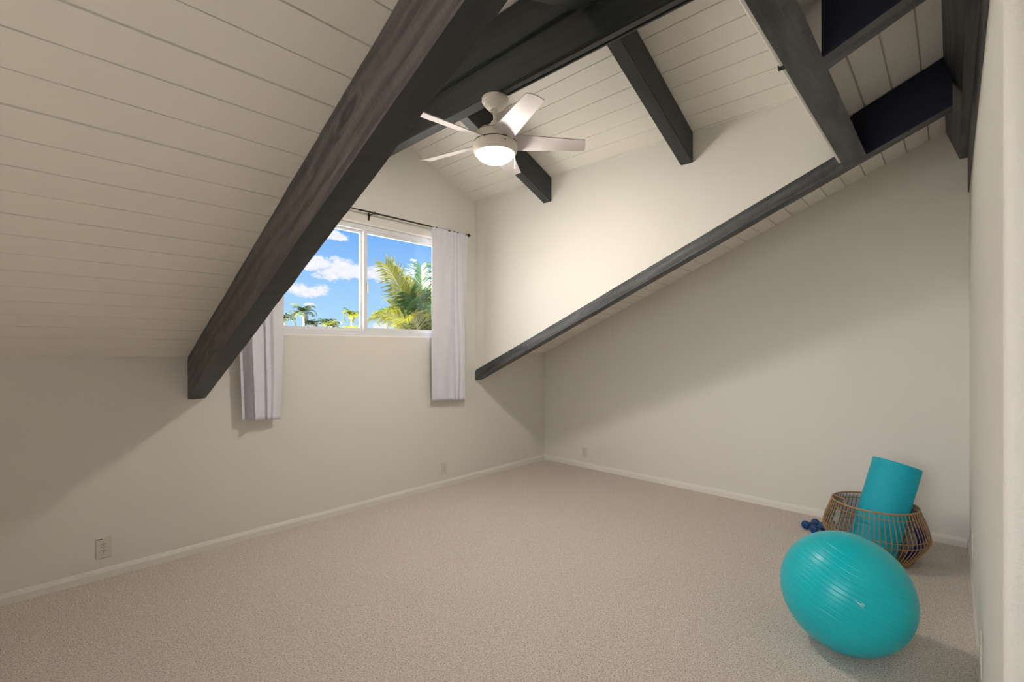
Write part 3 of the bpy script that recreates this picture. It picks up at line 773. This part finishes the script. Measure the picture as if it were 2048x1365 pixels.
# rolled mat leaning in the basket
er = Vector((KX, KY, 0)).normalized(); et = Vector((er.y, -er.x, 0))
axm = (er * .27 + et * .245 + Vector((0, 0, 1))).normalized()
mb = Vector((KX, KY, 0)) - er * .050 - et * .010 + Vector((0, 0, .050))
zl = axm; xl = (et - zl * et.dot(zl)).normalized(); yl = zl.cross(xl)
MM = Matrix((xl, yl, zl)).transposed().to_4x4(); MM.translation = mb
bm = bmesh.new(); LEN = .60; turns = 4.55; th = .0142; nst = 300; a_end = math.radians(-32)
outer = []; inner = []
for i in range(nst + 1):
    t = i / nst; ang = a_end - (1 - t) * turns * 2 * math.pi
    rr = .1450 - (1 - t) * turns * (th + .0016)
    outer.append((rr * math.cos(ang), rr * math.sin(ang))); inner.append(((rr - th) * math.cos(ang), (rr - th) * math.sin(ang)))
ridge_n = 104
zs_ = [LEN * k / (ridge_n * 2) for k in range(ridge_n * 2 + 1)]
last = int(nst * (1 - 1.12 / turns))      # ribbing is modelled on the outside turn only
def col(pt, z, o): return bm.verts.new((pt[0] * o, pt[1] * o, z))
prev = None
for i in range(nst + 1):
    if i >= last:
        c_ = []
        for k, z in enumerate(zs_):
            s = 1.0 + (0.0, 0.006, 0.010, 0.006)[k % 4]
            c_.append(bm.verts.new((outer[i][0] * s, outer[i][1] * s, z)))
    else: c_ = [bm.verts.new((outer[i][0], outer[i][1], zs_[0])), bm.verts.new((outer[i][0], outer[i][1], zs_[-1]))]
    n_ = [bm.verts.new((inner[i][0], inner[i][1], 0)), bm.verts.new((inner[i][0], inner[i][1], LEN))]
    if prev:
        pc, pn = prev
        if len(pc) == len(c_):
            for k in range(len(c_) - 1): bm.faces.new((pc[k], c_[k], c_[k + 1], pc[k + 1]))
        bm.faces.new((pn[0], pn[1], n_[1], n_[0]))
        bm.faces.new((pc[0], pn[0], n_[0], c_[0])); bm.faces.new((pc[-1], c_[-1], n_[1], pn[1]))
    prev = (c_, n_)
pc, pn = prev
for k in range(len(pc) - 1): bm.faces.new((pc[k], pn[0], pn[1], pc[k + 1])) if k == 0 and False else None
bm.faces.new(pc + [pn[1], pn[0]])
bm.transform(MM)
mt = link('exercise_mat', bm, M['mat'], matrix=MM); tag(mt, 'rolled turquoise ribbed exercise mat leaning out of the wicker basket', 'mat')

# dumbbells
def dumbbell(name, c, ang, label, tilt=0.0, r_=.033, L=.15, m='navy'):
    Mx = Matrix.Translation(c) @ Matrix.Rotation(ang, 4, 'Z') @ Matrix.Rotation(math.pi / 2 + tilt, 4, 'Y')
    root = bpy.data.objects.new(name, None); COL.objects.link(root); root.matrix_world = Mx; WM[root.name] = Mx; root.empty_display_size = .05
    tag(root, label, 'dumbbell', 'small navy dumbbells by the basket')
    for s in (-1, 1):
        bm = bmesh.new(); pr = []
        for k in range(13):
            a = -math.pi / 2 + math.pi * k / 12; pr.append((max(0.0, r_ * (math.cos(a) ** 0.75) if 0 < k < 12 else 0), s * (L / 2 - .02) + .024 * math.sin(a)))
        lathe(bm, pr, 24); bm.transform(Mx); link('weight', bm, M[m], root, matrix=Mx, smooth=True)
    bm = bmesh.new(); lathe(bm, [(0, -L / 2 + .03), (.013, -L / 2 + .03), (.0155, 0), (.013, L / 2 - .03), (0, L / 2 - .03)], 20); bm.transform(Mx); link('grip', bm, M[m], root, matrix=Mx, smooth=True)
    return root
dumbbell('dumbbell', (4.240, .803, .034), math.radians(-25), 'navy dumbbell on the carpet left of the basket, the farther of two')
dumbbell('dumbbell', (4.193, .745, .034), math.radians(-20), 'navy dumbbell on the carpet touching the basket, the nearer of two')
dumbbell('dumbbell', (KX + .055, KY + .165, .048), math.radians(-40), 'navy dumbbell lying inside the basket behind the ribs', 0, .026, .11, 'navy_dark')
# navy curved band inside, right of the mat
bm = bmesh.new(); pts = []
for k in range(15):
    t = k / 14; z = .030 + .22 * t; a = cama + math.radians(78 - 6 * t); rr = rad_at(z) - .040
    pts.append((KX + rr * math.cos(a), KY + rr * math.sin(a), z))
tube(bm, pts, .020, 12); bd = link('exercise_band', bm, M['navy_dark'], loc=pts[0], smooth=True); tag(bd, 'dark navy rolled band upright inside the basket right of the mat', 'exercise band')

# ------------------------------------------------------------------ outside: palms
gr = link('ground', bx((-120, 5, -3.3), (220, 260, -3.2)), M['bounce_ground']); struct(gr)
def frond(bm, base, az, el, L, droop, n=34, lw=.016, ll=.34, curl=0.0, gap=0.0, rb=None, roll=0.0):
    """rachis arcs from base at azimuth az / elevation el and bends down; leaflets both sides"""
    p = Vector(base); pts = [p.copy()]; dirs = []
    steps = 18
    for i in range(steps):
        e = el - droop * ((i + 1) / steps) ** 1.4; a = az + curl * i / steps
        d = Vector((math.cos(a) * math.cos(e), math.sin(a) * math.cos(e), math.sin(e))); p = p + d * (L / steps); pts.append(p.copy()); dirs.append(d)
    dirs.append(dirs[-1])
    if rb is not None: tube(rb, pts, .013 * L / 2.4, 5, False, .003)
    for i in range(n):
        t = 0.10 + 0.90 * i / (n - 1); f_ = t * steps; k = min(int(f_), steps - 1); P = pts[k].lerp(pts[k + 1], f_ - k); d = dirs[k]
        side = d.cross(Vector((0, 0, 1)))
        if side.length < .05: side = Vector((1, 0, 0))
        side.normalize(); side = Matrix.Rotation(roll, 3, d) @ side; upv = side.cross(d)
        for s in (-1, 1):
            l = ll * (0.45 + 0.75 * math.sin(math.pi * (0.12 + 0.80 * t))) * random.uniform(.8, 1.12)
            ld = (side * s * random.uniform(.75, 1.0) + d * (0.55 + .5 * t) + upv * random.uniform(.0, .35)).normalized()
            ld2 = (ld + Vector((0, 0, -random.uniform(.25, .9)))).normalized()
            mid = P + ld * l * .55; tip = mid + ld2 * l * .5
            wv = d * lw
            a0 = bm.verts.new(P - wv * .5); a1 = bm.verts.new(P + wv * .5); b0 = bm.verts.new(mid - wv * .7 + upv * .004); b1 = bm.verts.new(mid + wv * .7); c = bm.verts.new(tip)
            bm.faces.new((a0, a1, b1, b0)); bm.faces.new((b0, b1, c))
def palm(base, top, nf, L, label, near=False, seed=1, cat='palm tree', yel=0.3, spec=None, ll=.34, lw=.016, n=34, r=.12):
    random.seed(seed)
    root = tag(empty('palm_tree', base), label, cat, 'palm trees outside the window')
    bm = bmesh.new(); B_, T_ = Vector(base), Vector(top); tube(bm, [B_.lerp(T_, k / 8) + Vector((.06 * math.sin(k), .05 * math.cos(k * 1.3), 0)) * (1 if 0 < k < 8 else 0) for k in range(9)], r, 10, False, r * .65)
    link('trunk', bm, M['trunk'], root, loc=base)
    specs = spec if spec else [(2 * math.pi * (k * .382), math.radians(random.uniform(5, 85)), L * random.uniform(.85, 1.1), math.radians(random.uniform(60, 120)), 0, random.random() < yel) for k in range(nf)]
    if near:
        for (az, el, l_, dr, roll, y) in specs:
            bm = bmesh.new(); rbm = bmesh.new(); frond(bm, top, az, el, l_, dr, n, lw, ll, 0, 0, rbm, roll)
            fo = link('frond', bm, M['frond_yellow'] if y else M['frond_green'], root, loc=top)
            link('frond_stem', rbm, M['rachis'], fo, loc=top)
    else:
        for y in (False, True):
            bm = bmesh.new()
            for sp_ in specs:
                if sp_[5] == y: frond(bm, top, sp_[0], sp_[1], sp_[2], sp_[3], n, lw, ll)
            if len(bm.verts): link('crown', bm, M['frond_yellow'] if y else M['frond_far'], root, loc=top)
            else: bm.free()
    return root
D = math.radians
# near coconut palm just outside, right of the window
NT_ = Vector((5.78, 8.0, 1.42))
sp_ = [(D(178), D(72), 1.85, D(22), .5, True), (D(60), D(86), 1.80, D(18), .1, False), (D(-30), D(74), 1.75, D(35), .3, True), (D(150), D(84), 1.35, D(30), 1.2, False), (D(200), D(80), 1.15, D(30), .6, False),
       (D(170), D(66), 1.3, D(80), .3, True), (D(10), D(65), 1.7, D(75), 0, False), (D(230), D(78), 1.5, D(75), 1.0, False), (D(250), D(70), 1.6, D(90), 0, False), (D(215), D(62), 1.3, D(85), .4, True),
       (D(300), D(70), 1.8, D(85), .6, True), (D(95), D(66), 1.7, D(80), 0, False), (D(40), D(60), 1.8, D(90), 0, True), (D(345), D(80), 1.55, D(50), .9, False), (D(320), D(84), 1.3, D(40), 1.3, True), (D(120), D(78), 1.2, D(60), .7, True)]
palm((5.78, 8.0, -3.2), NT_, 0, 0, 'large green and yellow coconut palm close outside, beside the right curtain', True, 3, spec=sp_, ll=.44, lw=.022, n=78, r=.14)
sp2 = [(D(150), D(60), 1.1, D(95), 0, True), (D(190), D(50), 1.5, D(95), 0, True), (D(100), D(50), 1.3, D(95), 0, True), (D(-30), D(45), 1.5, D(90), 0, True), (D(240), D(40), 1.3, D(80), 0, False), (D(30), D(50), 1.3, D(80), 0, True), (D(120), D(75), .9, D(120), 0, True)]
palm((5.80, 9.7, -3.2), (5.80, 9.7, 1.42), 0, 0, 'low yellow palm fronds at the bottom of the right pane', True, 8, spec=sp2, ll=.40, lw=.02, n=46)
far = [((16.58, 40, 4.45), 1.25, 'far dark palm, the tall one at the lower left of the window', 13), ((16.0, 42.5, 3.95), 1.1, 'far dark palm just below and left of the tallest far one', 11),
       ((17.6, 41, 3.45), .7, 'far small round palm, second cluster from the left of the window', 9), ((18.1, 38, 3.3), .7, 'far small palm top beside the spiky one, left pane', 9),
       ((18.75, 40.5, 3.55), .95, 'far spiky palm in the middle of the left pane bottom', 11), ((20.9, 40, 4.45), .95, 'far palm with drooping yellow fronds left of the window mullion', 11),
       ((24.5, 40, 4.30), .95, 'far palm in the right pane between the near yellow fronds and the near palm', 11), ((26.3, 41, 3.9), .9, 'far low palm top directly left of the near palm', 10)]
for i, (tp, L, lb, nf) in enumerate(far):
    palm((tp[0], tp[1], -3.2), tp, nf, L, lb, False, 20 + i, yel=.75 if 'yellow' in lb else .12, ll=.42, lw=.09, n=12, r=.12)
